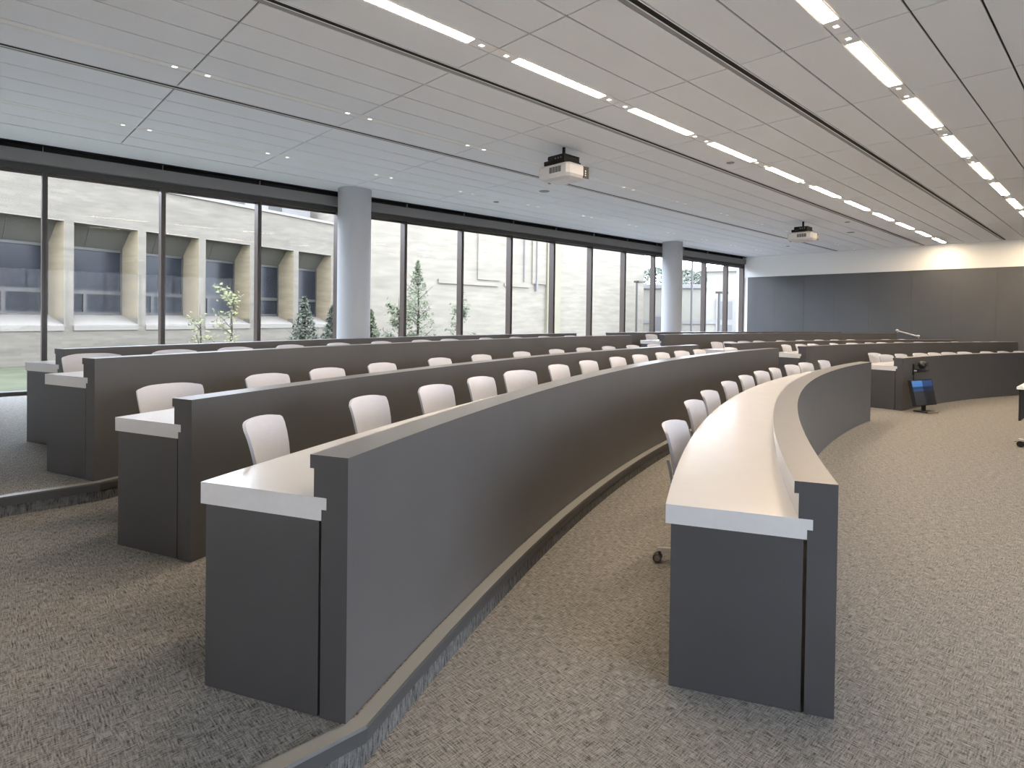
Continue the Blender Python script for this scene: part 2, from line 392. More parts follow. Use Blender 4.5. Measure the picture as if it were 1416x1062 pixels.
def theta_for(i, s_, z, px):
    prev = None
    for k in range(-128, 129):
        t = k*.25; q = polar(i, s_, t); v = proj((q[0], q[1], z)); g = v[0]-px
        if v[2] > .3 and prev is not None and prev[1]*g <= 0 and abs(prev[1]-g) < 60:
            a, b, ga = prev[0], t, prev[1]
            for _ in range(30):
                mm = (a+b)/2; qq = polar(i, s_, mm); gm = proj((qq[0], qq[1], z))[0]-px
                if ga*gm <= 0: b = mm
                else: a = mm; ga = gm
            return (a+b)/2
        prev = (t, g) if v[2] > .3 else None
# backrest spans seen in the photograph give each chair's place along its row and its turn
CH = {'1L': [(911, 942), (942, 968), (965, 988), (994, 1014), (1018, 1037), (1040, 1058), (1059, 1077), (1081.5, 1101), (1102, 1119), (1127, 1145)],
 '1R': [(1199, 1214), (1214, 1231), (1235, 1251), (1262, 1277), (1281.7, 1296.7), (1301.7, 1316.7), (1324, 1338.7), (1354, 1370), (1377, 1393), (1401, 1417)],
 '2L': [(327, 383), (474, 530), (570, 622), (639, 680), (690, 739), (752.5, 783), (796, 823), (838, 862), (870, 892.6), (902.4, 922.7), (930, 949), (954.7, 973), (997, 1017)],
 '2R': [(1077, 1092), (1098, 1112), (1115.7, 1128), (1143.5, 1158), (1169.7, 1184), (1193, 1207.7), (1211, 1225.6), (1235.5, 1249.6), (1261.5, 1278), (1291.8, 1310.6), (1313.5, 1327), (1343, 1360), (1368, 1381)],
 '3L': [(189, 274.6), (335, 395.5), (422.6, 473), (503, 544.6), (587, 621.5), (647, 677), (705, 731), (755, 778), (793, 815.5), (828.7, 849), (863, 882), (893, 911)],
 '3R': [(980.5, 996.8), (999.6, 1014.5), (1020, 1034), (1040.4, 1055), (1071, 1085.5), (1098.6, 1113), (1125, 1138.6), (1146.6, 1160.8), (1169, 1183), (1219, 1230.5), (1242, 1252.4)],
 '4L': [(89, 162), (209.6, 268), (298, 347), (378, 418), (447.8, 482.4), (509, 540), (565.7, 596), (605, 634), (659, 681), (701, 722), (740.7, 761), (777, 797)],
 '4R': [(890, 907), (943, 957), (971, 984), (997, 1007), (1024.8, 1034.4), (1046, 1055), (1070.7, 1079), (1099, 1106), (1123, 1131), (1146.6, 1156), (1171, 1176), (1197, 1206)],
 '5R': [(1115.6, 1130)]}
WHERE = {'1L': 'along the front-row left desk', '1R': 'behind the desk carrying the camera', '2L': 'behind the second-row desk on the left',
 '2R': 'behind the second-row desk beyond the aisle', '3L': 'behind the third-row desk on the left', '3R': 'behind the third-row desk beyond the aisle',
 '4L': 'behind the fourth-row desk on the left', '4R': 'behind the fourth-row desk beyond the aisle'}
for k, L in CH.items():
    i = int(k[0])-1
    for n, (a, b) in enumerate(L):
        px = (a+b)/2; sb = .75 if k == '1L' else (.92 if i == 1 and k[1] == 'L' and n < 2 else .88 if i == 1 else .98)
        if k == '1L' and n == 0: sb = .735
        if k == '1R': sb = 1.25 if n == 0 else .85
        if k == '2R' and n == 9: sb = .74
        z = ZF[i]+.84
        th = theta_for(i, sb, z, px)
        if th is None: continue
        q = Vector((*polar(i, sb, th), 0)); rad = R(90-th)      # heading of the outward direction
        d = proj((q.x, q.y, z))[2]; full = F_PX*.452/d
        vh = math.atan2(q.y, q.x); base = rad-math.pi/2          # heading of the tangent
        dlt = 0
        if (b-a) > 19:
            ph = math.asin(max(.05, min(1, (b-a-F_PX*.035/d)/full))); best = None
            for cand in (vh-ph, vh-math.pi+ph, vh+ph, vh+math.pi-ph):
                for w_ in (-2, 0, 2):
                    dd = cand+w_*math.pi-base
                    if best is None or abs(dd) < abs(best): best = dd
                    dd2 = dd+math.pi
                    if abs(dd2) < abs(best): best = dd2
            dlt = max(-R(38), min(R(38), best))
        else: dlt = R(random.uniform(-7, 7))
        if k == '1L' and n == 0: dlt = -R(7)
        elif k == '1L': dlt = max(-R(12), min(R(12), dlt))
        head = rad+dlt
        ctr = q-Vector((math.cos(head), math.sin(head), 0))*.29
        o = chair if not used[0] else copy_tree(chair); used[0] = True
        o.location = (ctr.x, ctr.y, ZF[i]+.0015); o.rotation_euler = (0, 0, head-math.pi/2)
        if k == '1L' and n == 0:
            for ch in o.children:
                if ch.name.startswith('leg'): ch.rotation_euler = (0, 0, R(8))
        if k == '5R': lb = 'white swivel chair showing above the rearmost desk under the far grey wall'
        else: lb = 'white swivel chair, %s from the left %s' % (ORD[n], WHERE[k])
        tag(o, lb, 'chair', 'white swivel chairs at the curved desks')

# ------------------------------------------------------------------ ceiling
S = MB()
S.box((XW0, YR, ZC+.03), (XW1, WY(0)+.1, ZC+.2), 1)
ys = [-5.86, -5.44, -5.02, -4.6, -4.18, -3.76, -3.34, -2.92, -2.5, -2.08, -1.66, -1.25, -.83, -.41, 0, .42, .831, 1.24, 'B', 2.2, 's1', 3.144, 3.558, 'A', 's2', 5.1, 5.538, 5.959, 'C', 's3', 7.551, 7.994, 8.432, 'D', 9.476, 9.972]
SP = {'B': (1.650, 1.784), 'A': (3.945, 4.070), 'C': (6.415, 6.518), 'D': (8.895, 8.998), 's1': (2.60, 2.715), 's2': (4.535, 4.665), 's3': (7.00, 7.12)}
segs = []; prev = YR
for y in ys:
    if isinstance(y, str): segs.append((prev, SP[y][0])); prev = SP[y][1]
    else: segs.append((prev, y)); prev = y
xs = [XW0]+[J0+DJ*k for k in range(-1, 12)]+[XW1]
xs = sorted(x for x in xs if XW0 <= x <= XW1)
g = .0085
for (a, b) in segs:
    for q in range(len(xs)-1):
        x0, x1 = xs[q], xs[q+1]
        if x1-x0 < .05: continue
        S.box((x0+.008, a+g, ZC), (x1-.008, b-g, ZC+.015), 0)
S.prism([(XW0, 9.985), (XW1, 9.985), (XW1, WY(XW1)-.16), (XW0, WY(XW0)-.16)], ZC-.002, ZC+.03, 3)
tag(S.build('ceiling', ['ceiling_tile', 'ceiling_back', 'tee_bar', 'soffit_paint'], merge=False), kind='structure')
# slot diffusers
for nm, lb in (('s1', 'long black linear air slot crossing the ceiling between the two lit lamp rows'), ('s2', 'long black linear air slot beside the lit lamp row nearer the windows'), ('s3', 'long thin black linear air slot in the ceiling behind the projectors')):
    a, b = SP[nm]; root = empty('slot_diffuser', (0, (a+b)/2, ZC)); tag(root, lb, 'air slot', 'linear air slots')
    w = b-a; S = MB(); S.box((XW0+.05, -w/2+.012, -.001), (XW1-.1, -w/2+.062, .028)); S.build('slot', 'black_gap', root)
    S = MB(); S.box((XW0+.05, -w/2+.001, -.0025), (XW1-.1, -w/2+.012, .020)); S.box((XW0+.05, -w/2+.062, -.0025), (XW1-.1, -w/2+.074, .020)); S.build('flange', 'tee_bar', root)
    S = MB(); S.box((XW0+.05, -w/2+.075, 0), (XW1-.1, w/2-.001, .015)); S.build('inner_strip', 'slot_grey', root)
# linear lamps
def lamp(x0, ya, yb, lit, root_name='linear_ceiling_light'):
    root = empty(root_name, (x0+DJ/2, (ya+yb)/2, ZC)); w = (yb-ya)/2-.002; h = DJ/2-.004; dl = .645
    S = MB(); S.box((-h, -w, 0), (-dl, w, .015)); S.box((dl, -w, 0), (h, w, .015))
    S.box((-dl, -w, -.001), (dl, -w+.008, .015)); S.box((-dl, w-.008, -.001), (dl, w, .015)); S.build('housing', 'tee_bar', root)
    S = MB(); S.box((-dl, -w+.008, .001), (dl, w-.008, .012)); S.build('diffuser', 'lamp_lit' if lit else 'lamp_off', root)
    for sx in (-1, 1):
        S = MB(); xx = sx*(h-.145); S.box((xx-.022, -.018, -.003), (xx+.022, .018, 0)); S.build('sensor_lens', 'lens_lit', root)
    return root
for row, ks, lit, desc in (('A', range(0, 11), True, 'left lit row'), ('B', range(0, 11), True, 'right lit row'),
                      ('C', range(-1, 11), False, 'unlit row behind the near projector'), ('D', range(-1, 11), False, 'unlit row closest to the windows')):
    for n, kk in enumerate(ks):
        o = lamp(J0+DJ*kk, *SP[row], lit)
        vis = n-{'A': 0, 'B': 1, 'C': 0, 'D': 0}[row]
        lb = '%s linear ceiling lamp, %s from left in the %s' % ('glowing' if lit else 'dark', ORD[vis], desc) if vis >= 0 else 'glowing linear ceiling lamp overhead, before the first visible one of the %s' % desc
        tag(o, lb, 'ceiling light', 'linear ceiling lamps')
# round ceiling discs
DISC = [((8.09, 7.75), 'round flush ceiling speaker below the near projector'), ((8.16, 9.2), 'round flush ceiling disc above the windows left of the near projector'),
        ((17.47, 5.32), 'round flush ceiling speaker to the right of the far projector'), ((15.6, 4.83), 'small round ceiling disc between far projector and black air slot'),
        ((19.44, 7.75), 'round flush ceiling disc behind the far projector'), ((8.56, 4.29), 'small round sprinkler cover beside the lit lamp row nearer the windows')]
for (p, lb) in DISC:
    S = MB(); rr = .10 if 'speaker' in lb else .06; S.lathe([(0, -.008), (rr*.9, -.008), (rr, 0)], (0, 0, 0), 24); S.lathe([(rr*.78, -.0085), (rr*.80, -.011), (rr*.84, -.0085)], (0, 0, 0), 24)
    o = S.build('ceiling_disc', 'slot_grey', loc=(p[0], p[1], ZC)); tag(o, lb, 'ceiling disc', 'round ceiling discs')

# ------------------------------------------------------------------ projectors
def make_projector():
    root = empty('ceiling_projector')
    S = MB(); hx, hy = .235, .29; z0, z1 = -.485, -.265
    def ring(sx, sy, z, c): return [(-sx+c, -sy, z), (sx-c, -sy, z), (sx, -sy+c, z), (sx, sy-c, z), (sx-c, sy, z), (-sx+c, sy, z), (-sx, sy-c, z), (-sx, -sy+c, z)]
    rs = [ring(hx-.10, hy-.10, z0, .05), ring(hx-.03, hy-.03, z0+.025, .05), ring(hx, hy, z0+.06, .04), ring(hx, hy, z1-.04, .04), ring(hx-.03, hy-.03, z1-.01, .04), ring(hx-.06, hy-.06, z1, .04)]
    vs = [p for r_ in rs for p in r_]; fs = []
    for j in range(5):
        for k in range(8): fs.append((j*8+k, j*8+(k+1) % 8, (j+1)*8+(k+1) % 8, (j+1)*8+k))
    fs += [tuple(reversed(range(8))), tuple(range(40, 48))]
    S.add(vs, fs); S.build('body', 'projector_white', root)
    S = MB()
    for q in range(4): S.box((-hx-.004, -.16+q*.055, z0+.085), (-hx+.01, -.113+q*.055, z1-.055))
    for q in range(8): S.box((-hx-.006, -.16+q*.0275, z0+.085), (-hx-.003, -.157+q*.0275, z1-.055))
    S.build('vent_grille', 'grille_grey', root)
    S = MB(); S.box((hx-.15, -hy-.004, z0+.03), (hx-.035, -hy+.01, z1-.03))
    for q in range(3): S.box((hx-.12, -hy-.007, z0+.06+q*.03), (hx-.10, -hy-.003, z0+.075+q*.03), 1)
    S.build('port_panel', ['black_plastic', 'tee_bar'], root)
    S = MB(); S.tube([(.05, hy-.02, -.40), (.05, hy+.03, -.40)], .055, 20); S.build('lens', 'lens_glass', root)
    S = MB(); S.box((-.12, -.155, -.275), (.12, .155, -.25)); S.box((-.19, .04, -.262), (-.13, .20, -.205)); S.box((.12, -.16, -.27), (.18, -.08, -.215))
    for sx in (-.16, .145): S.box((sx, -.15, -.25), (sx+.015, .15, -.155))
    for sy in (-.15, .135): S.box((-.16, sy, -.25), (.16, sy+.015, -.160))
    S.box((-.16, -.15, -.150), (.16, .15, -.135)); S.box((-.06, -.06, -.25), (.06, .06, -.12)); S.box((-.20, .02, -.20), (-.14, .12, -.16)); S.tube([(-.10, .10, -.26), (-.10, .10, -.14)], .012, 8); S.tube([(.10, -.10, -.26), (.10, -.10, -.14)], .012, 8)
    for q in range(3): S.box((-.1615, -.10+q*.05, -.19), (-.1600, -.08+q*.05, -.17), 1)
    S.build('mount_bracket', ['black_matte', 'slot_grey'], root, merge=False)
    S = MB(); S.tube([(0, 0, -.13), (0, 0, .0)], .022, 14); S.build('drop_pole', 'black_matte', root)
    return root
pj = make_projector(); pj.location = (6.2, 5.57, ZC-.001)
tag(pj, 'white ceiling projector on black bracket, the nearer and larger of two', 'projector', 'ceiling projectors')
bpy.context.view_layer.update()
p2 = copy_tree(pj); p2.location = (14.86, 5.57, ZC-.001); p2['label'] = 'white ceiling projector on black bracket, the farther and smaller of two'

# ------------------------------------------------------------------ window wall
mull = [-.603+1.522*k for k in range(15)]         # mullion centres along X
def wp(x, d, z): return Vector((x, WY(x)+d, z))
HEADS = (3.52, 3.62, 3.80)
n_w = 0
for q in range(len(mull)):
    xa = mull[q]; xb = mull[q+1] if q+1 < len(mull) else XW1-.04
    if xb-xa < .3: continue
    n_w += 1
    S = MB()
    def wbox(x0, x1, d0, d1, z0, z1, mi=0):
        vs = [wp(x0, d0, z0), wp(x1, d0, z0), wp(x1, d1, z0), wp(x0, d1, z0), wp(x0, d0, z1), wp(x1, d0, z1), wp(x1, d1, z1), wp(x0, d1, z1)]
        S.add(vs, [(0, 3, 2, 1), (4, 5, 6, 7), (0, 1, 5, 4), (1, 2, 6, 5), (2, 3, 7, 6), (3, 0, 4, 7)], mi)
    wbox(xa-.032, xa+.032, 0, .17, T2, HEADS[0]); wbox(xa-.012, xa+.012, -.012, 0, T2, HEADS[0], 1)
    if q == len(mull)-1: wbox(xb-.03, xb+.03, 0, .17, T2, HEADS[0])
    wbox(xa-.032, xb-.032 if q < len(mull)-1 else xb+.03, -.005, .17, HEADS[0], HEADS[1]+.02, 1)
    wbox(xa+.032, xb-.032, 0, .17, T2-.01, T2+.055, 1)
    wbox(xa+.032, xb-.032, .09, .12, HEADS[0]-.035, HEADS[0], 0)
    w = S.build('window_%d' % n_w, ['bronze_frame', 'bronze_dark']); tag(w, kind='structure')
    S = MB(); wbox(xa+.03, xb-.03, .10, .108, T2+.05, HEADS[0]-.03); S.build('pane', 'window_glass', w)
    S = MB(); wbox(xa-.028, xb-.036, -.10, .05, HEADS[1], HEADS[2]); wbox(xa-.036, xa-.028, -.10, -.05, HEADS[1], ZC-.01); S.build('shade_cassette', 'shade_grey', w)
S = MB()
def sk(x0, x1, d0, d1, z0, z1, mi=0):
    S.prism([(x0, WY(x0)+d0), (x1, WY(x1)+d0), (x1, WY(x1)+d1), (x0, WY(x0)+d1)], z0, z1, mi)
sk(XW0, XW1, .06, .25, HEADS[1]+.02, ZC+.25); sk(XW0, XW1, -.16, .06, ZC-.0, ZC+.03); sk(XW0, XW1, 0, .2, -.2, T2-.01)
tag(S.build('wall_left', 'pocket_dark', merge=False), kind='structure')
# columns
for n, (x, y) in enumerate(((5.52, WY(5.52)-.55), (16.22, WY(16.22)-.56))):
    S = MB(); S.lathe([(.31, T2+.001), (.31, ZC-.003)], (0, 0, 0), 64); o = S.build('round_column', 'column_paint', loc=(x, y, 0))
    tag(o, ('thick round white column in front of the windows, the nearer of two', 'thick round white column in front of the windows, the farther of two')[n], 'column', 'round columns')

# ------------------------------------------------------------------ walls
S = MB(); S.box((XW1, YR-.2, 0), (XW1+.2, WY(XW1)+.3, ZC+.2), 0); S.box((XW1-.035, YR, 3.12), (XW1, WY(XW1)-.02, ZC-.003), 0)
yy = [WY(XW1)-.15, 9.2, 8.15, 7.15, 6.1, 4.9, 3.86, 2.81, 1.75, .7, -.35, -1.4, -2.45, -3.5, -4.55, YR]
for a, b in zip(yy[:-1], yy[1:]): S.box((XW1-.02, b+.002, 0), (XW1, a-.002, 3.119), 1)
S.box((XW1-.012, YR, 0), (XW1-.001, WY(XW1)-.15, 3.119), 2)
tag(S.build('wall_far', ['wall_white', 'wall_panel', 'charcoal_end'], merge=False), kind='structure')
S = MB(); S.box((XW0-.2, YR-.2, 0), (XW0, WY(0)+.3, ZC+.2)); tag(S.build('wall_near', 'wall_white'), kind='structure')
# right wall with a band of windows (outside the frame, it lights the presenter's side)
S = MB(); wa, wb, z0, z1 = -.4, 8.0, .4, 3.1
S.box((XW0, YR-.2, 0), (XW1, YR, z0)); S.box((XW0, YR-.2, z1), (XW1, YR, ZC+.2)); S.box((XW0, YR-.2, z0), (wa, YR, z1)); S.box((wb, YR-.2, z0), (XW1, YR, z1))
tag(S.build('wall_right', 'wall_white', merge=False), kind='structure')
S = MB()
for k in range(8): x = wa+(wb-wa)*k/7; S.box((x-.03, YR-.15, z0), (x+.03, YR-.02, z1))
S.box((wa, YR-.15, z0), (wb, YR-.02, z0+.06)); S.box((wa, YR-.15, z1-.06), (wb, YR-.02, z1))
w = S.build('window_%d' % (n_w+1), 'bronze_frame', merge=False); tag(w, kind='structure')
S = MB(); S.box((wa, YR-.10, z0), (wb, YR-.092, z1)); S.build('pane', 'window_glass', w)

# handrail on the far wall
rr_ = empty('handrail', (XW1, 4.95, T2)); tag(rr_, 'short sloping white handrail mounted on the far grey wall', 'handrail')
S = MB(); S.tube([(-.11, .34, .955), (-.11, -.30, .775)], .022, 12); S.build('rail', 'rail_metal', rr_)
for y, z in ((.30, .944), (-.27, .783)):
    S = MB(); S.tube([(-.021, y, z-.06), (-.07, y, z-.05), (-.11, y, z)], .012, 8); S.lathe([(0, -.035), (.035, -.03), (.05, 0), (.035, .03), (0, .035)], (-.11, y, z+.01), 12) ; S.build('bracket', 'rail_metal', rr_)

# ------------------------------------------------------------------ conference camera and floor monitor at the far front-row desk
def wall_frame(th, s_, z):
    x, y = polar(0, s_, th); return (x, y, z), -R(th)
loc, rz = wall_frame(6.25, -.003, .645)
pc = empty('conference_camera', loc, rz); tag(pc, 'black pan-tilt camera on a wall bracket above the floor monitor', 'camera')
S = MB(); S.box((-.085, -.020, -.06), (-.045, 0, .13)); S.box((-.075, -.10, -.012), (-.055, -.02, .012)); S.box((-.075, -.10, -.012), (.10, -.05, 0)); S.build('wall_bracket', 'black_plastic', pc)
S = MB(); S.tube([(-.065, -.060, .012), (-.065, -.020, .012)], .014, 10); S.build('fitting', 'rail_metal', pc)
S = MB(); S.prism([(-.05, -.18), (.13, -.18), (.14, -.16), (.14, -.04), (.13, -.03), (-.05, -.03), (-.06, -.05), (-.06, -.16)], .001, .042); S.lathe([(.045, .042), (.045, .055)], (.04, -.105, 0), 20); S.build('camera_base', 'black_plastic', pc)
S = MB(); prof = [(.068*math.sin(math.pi*k/10), .118-.068*math.cos(math.pi*k/10)) for k in range(11)]; S.lathe(prof, (.035, -.105, 0), 24); hd = S.build('camera_head', 'black_plastic', pc)
S = MB(); S.tube([(.02, -.165, .13), (.012, -.185, .133)], .028, 16); S.build('lens', 'lens_glass', hd)
S = MB(); S.tube([(-.065, -.012, -.06), (-.065, -.012, -.20), (-.06, -.05, -.30)], .006, 6); S.build('cable', 'black_plastic', pc)
mt_ = empty('floor_monitor', (11.74, 2.38, 0), -R(18)); tag(mt_, 'flat monitor with blue screen standing low on the carpet against the curved desk', 'monitor')
tilt = Matrix.Translation((0, 0, .115)) @ Matrix.Rotation(R(-12), 4, 'X')
S = MB(); S.box((-.29, 0, 0), (.29, .05, .43), 0, tilt); S.build('casing', 'black_plastic', mt_)
S = MB(); S.box((-.275, -.003, .015), (.275, 0, .415), 0); o = S.build('screen', 'monitor_screen', mt_); o.matrix_local = tilt
S = MB(); S.box((-.13, -.10, .002), (.13, .13, .022)); S.box((-.04, .03, .02), (.04, .06, .20)); S.build('stand', 'black_matte', mt_)
S = MB(); S.box((-.16, -.14, .002), (-.02, -.11, .03)); S.box((0, -.14, .002), (.10, -.11, .028)); S.build('stand_foot', 'wheel_rim', mt_)

# ------------------------------------------------------------------ mobile table entering at the right edge
tb = empty('mobile_table', (10.04, .60, 0)); tag(tb, 'white-topped table with black modesty panel on casters at the right edge', 'table')
S = MB(); S.box((-.86, -.38, .715), (.90, .37, .745)); S.build('tabletop', 'table_white', tb)
S = MB(); S.box((-.84, .33, .34), (.86, .35, .714)); S.build('modesty_panel', 'black_matte', tb)
for sx in (-.66, .70):
    S = MB(); S.tube([(sx, 0, .09), (sx, 0, .714)], .025, 12); S.box((sx-.025, -.34, .075), (sx+.025, .36, .10)); lg = S.build('leg', 'chair_metal', tb)
    for sy in (-.32, .34):
        S = MB(); S.tube([(sx-.012, sy, .04), (sx-.032, sy, .04)], .038, 16); S.tube([(sx+.012, sy, .04), (sx+.032, sy, .04)], .038, 16); S.box((sx-.012, sy-.012, .045), (sx+.012, sy+.012, .078)); S.box((sx-.02, sy+.02, .06), (sx+.02, sy+.06, .066)); S.build('caster', 'black_plastic', lg)

# ------------------------------------------------------------------ outside
S = MB(); S.prism([(-30, 11.3), (13, 10.95), (30, 40), (-30, 60)], -.06, 0); S.v = [(x, y, z) for x, y, z in S.v]
o = S.build('lawn', 'grass'); tag(o, 'green lawn outside the leftmost window', 'lawn', kind='structure')
S = MB(); S.prism([(13, 10.95), (22.5, 10.6), (150, 10), (150, 120), (30, 120), (30, 40)], -.06, 0.0)
o = S.build('paving', 'bright_paving'); tag(o, 'pale paving outside the far windows', 'paving', kind='structure')
S = MB(); S.box((-30, -40, -.3), (60, YR-.3, -.05)); tag(S.build('courtyard', 'concrete'), 'concrete courtyard ground on the presenter side', 'paving', kind='structure')

# brick building opposite the left windows
FO = Vector((1.083, 20.443, 0)); fac = empty('brick_building', FO, FA)
tag(fac, 'pale brick building with deep recessed dark windows, seen through the left windows', 'building')
P0, PD = 1.38, 2.01; ops = [(P0+PD*k, P0+PD*k+1.77) for k in range(-4, 5)]
ZS, ZT, ZR, DEP = 1.10, 4.07, 5.38, .92
S = MB(); xL, xR = ops[0][0]-3, ops[-1][1]+1.0
S.box((xL, 0, 0), (xR, .35, ZS)); S.box((xL, 0, ZT), (xR, .35, ZR)); e = xL
for a, b in ops: S.box((e, 0, ZS), (a, .35, ZT)); e = b
S.box((e, 0, ZS), (xR, .35, ZT)); S.box((xL, .36, 0), (xR, 12, ZS-.02)); S.box((xL, 1.6, ZS), (xR, 12, ZR-.02))
S.build('brick_wall', 'brick_pale', fac, merge=False)
S = MB(); e = xL
for a, b in ops: S.box((e+.001, .351, ZS-.02), (a-.001, DEP+.15, ZT+.05)); e = b
S.box((e+.001, .351, ZS-.02), (xR, DEP+.15, ZT+.05)); 
for a, b in ops:
    S.box((b-.004, .002, ZS+.2), (b, DEP, ZT-.002)); S.box((a, .002, ZS+.2), (a+.004, DEP, ZT-.002))
S.build('window_reveal', 'brick_tan_lit', fac, merge=False)
S = MB(); S.box((xL, -.06, ZR), (xR, .40, ZR+.10)); S.build('coping', 'ext_sill', fac)
for a, b in ops:
    S = MB(); S.add([(a, -.03, ZS-.16), (b, -.03, ZS-.16), (b, -.03, ZS), (a, -.03, ZS), (a, DEP, ZS+.30), (b, DEP, ZS+.30), (b, DEP, ZS-.16), (a, DEP, ZS-.16)], [(0, 1, 2, 3), (3, 2, 5, 4), (4, 5, 6, 7), (0, 3, 4, 7), (1, 6, 5, 2), (0, 7, 6, 1)])
    S.build('sill', 'ext_sill', fac)
    S = MB(); S.box((a+.004, .002, ZT-.03), (b-.004, .45, ZT-.001)); S.add([(a+.005, .42, ZT-.03), (b-.005, .42, ZT-.03), (b-.005, DEP, 3.44), (a+.005, DEP, 3.44), (a+.005, DEP+.1, ZT), (b-.005, DEP+.1, ZT)], [(0, 1, 2, 3), (0, 4, 5, 1), (3, 2, 5, 4), (0, 3, 4), (1, 5, 2)], 1)
    mx_ = (a+b)/2-.18; S.tube([(mx_-.1, .44, ZT-.05), (mx_, DEP-.01, 3.45)], .012, 6, 1); S.build('window_hood', ['ext_sill', 'spandrel'], fac, merge=False)
    S = MB(); yb = DEP
    for bx in ((a, 1.40, a+.06, 3.44), (b-.06, 1.40, b, 3.44), (a, 3.36, b, 3.44), (a, 1.40, b, 1.48), (a, 2.02, b, 2.14), (a+.66, 1.48, a+.76, 2.02)): S.box((bx[0], yb-.04, bx[1]), (bx[2], yb+.04, bx[3]))
    fr = S.build('window_frame', 'ext_frame', fac, merge=False); S = MB(); S.box((a+.03, yb, 1.43), (b-.03, yb+.02, 3.40)); S.build('window_pane', 'ext_glass', fr)
# large pale building behind
bb = empty('pale_building', (30, 30, 0)); tag(bb, 'tall pale blank-walled building filling the middle windows', 'building')
S = MB(); S.box((-13.2, 0, 0), (14.2, 16, 15)); S.build('wall', 'brick_far', bb)
S = MB(); S.box((-8.2, -.12, 3.55), (-3.2, 0, 3.80)); S.box((-5.0, -.10, 3.95), (-3.0, 0, 14.0)); S.box((-2.6, -.12, 3.6), (-.2, 0, 3.80)); S.build('ledge', 'brick_far', bb, merge=False)
S = MB(); S.box((.1, -.12, 3.9), (1.5, 0, 14.5)); S.build('projecting_bay', 'brick_far', bb)
S = MB(); S.box((1.55, -.25, 0), (3.0, 0, 14.5)); S.build('buttress', 'stucco_yellow', bb)
S = MB(); S.tube([(-.7, -.09, 4.0), (-.7, -.09, 14)], .05, 8); S.tube([(.5, -.17, 4.1), (.5, -.17, 14)], .05, 8); S.box((.42, -.22, 3.4), (.58, -.02, 4.1)); S.build('downpipe', 'ledge_grey', bb)
# low building behind the brick one
mb_ = empty('flat_roofed_building', (10, 36, 0)); tag(mb_, 'white flat-roofed block rising behind the brick building roof', 'building')
S = MB(); S.box((-16, 0, 0), (6.2, 9, 8.6)); S.build('wall', 'bright_paving', mb_)
S = MB()
for k in range(9): S.box((-14+k*2.2, -.05, 7.0), (-13.2+k*2.2, .02, 8.0))
S.build('window_band', 'ext_frame', mb_, merge=False)
# far houses through the last windows
def house(loc, rz, L, D, H, label, wins, mat='stucco_pale'):
    h = empty('far_building', loc, rz); tag(h, label, 'building')
    S = MB(); S.box((-L/2, 0, 0), (L/2, D, H)); S.build('wall', mat, h); S = MB(); S.box((-L/2-.2, -.25, H), (L/2+.2, D+.2, H+.35)); S.box((-L/2, -.1, H*.22), (L/2, 0, H*.22+.3)); S.build('roof', 'bright_paving', h, merge=False)
    for (x, z) in wins:
        S = MB(); S.box((x-.7, -.12, z-.9), (x+.7, .02, z+.9)); f_ = S.build('window_frame', 'bright_paving', h); S = MB(); S.box((x-.5, -.15, z-.7), (x+.5, -.12, z+.7)); S.build('window_pane', 'ledge_grey', f_)
def ray_pt(px, dist):
    d = fw+rt*((px-708)/F_PX); d.z = 0; d.normalize(); return EYE.x+d.x*dist, EYE.y+d.y*dist
x, y = ray_pt(925, 75); house((x, y, 0), YAW-math.pi/2-.25, 17, 8, 5.4, 'low pale building with roof at tree height, left of the farther column', [(-5, 2.2), (-3, 2.2)])
x, y = ray_pt(975, 62); house((x, y, 0), YAW-math.pi/2-.35, 14.5, 8, 4.6, 'pale low building with small windows behind the last windows', [(1.6, 2.6), (1.6, 0.2), (5.2, 2.6), (-4.5, 1.0)])
x, y = ray_pt(1034, 48); house((x, y, 0), YAW-math.pi/2-.45, 6, 8, 5.2, 'pale building corner at the far end of the window wall', [(-1.6, 2.2), (-1.6, .4)])
def tree(loc, h, r_, name, label, mat, nleaf, shape, leaf, grp, cat='tree', trunk=True):
    t = empty(name, loc); tag(t, label, cat, grp); S = MB(); rnd = random.Random(int(loc[0]*100)+int(h*10))
    S.tube([(0, 0, 0), (.02*h, .01*h, h*.5), (0, 0, h*.95)], [.012*h+.01, .008*h+.006, .004], 7)
    br = []
    for k in range(10 if trunk else 4):
        a = rnd.uniform(0, 6.28); z = rnd.uniform(.15, .8)*h; l = r_*(1-z/h*.6)*rnd.uniform(.6, 1); e = (l*math.cos(a), l*math.sin(a), z+l*.9); br.append(((0, 0, z), e)); S.tube([(0, 0, z), e], [.006*h*.6+.004, .003], 5)
    S.build('trunk', 'bark', t); S = MB()
    for k in range(nleaf):
        if shape == 'cone': z = rnd.random()**1.3*h; rad = r_*(1-z/h)**.8*math.sqrt(rnd.random())
        elif shape == 'sparse': (b0, e0) = rnd.choice(br); u_ = rnd.uniform(.3, 1.1); z = b0[2]+(e0[2]-b0[2])*u_; rad = None; cx_, cy_ = e0[0]*u_+rnd.gauss(0, .06), e0[1]*u_+rnd.gauss(0, .06); z += rnd.gauss(0, .08)
        else: u_ = rnd.random()*math.pi; z = h*(.6-.38*math.cos(u_)); rad = r_*math.sin(u_)*rnd.uniform(.55, 1)**.5
        if rad is not None: a = rnd.uniform(0, 6.283); cx_, cy_ = rad*math.cos(a), rad*math.sin(a)
        s_ = leaf*rnd.uniform(.6, 1.3); A = Vector((rnd.gauss(0, 1), rnd.gauss(0, 1), rnd.gauss(0, 1))).normalized(); B = A.orthogonal().normalized(); c = Vector((cx_, cy_, z))
        S.add([c-A*s_, c+B*s_*.45, c+A*s_, c-B*s_*.45], [(0, 1, 2, 3)])
    S.build('foliage', mat, t, merge=False)
def tp(px, dist): return (*ray_pt(px, dist), 0.0)
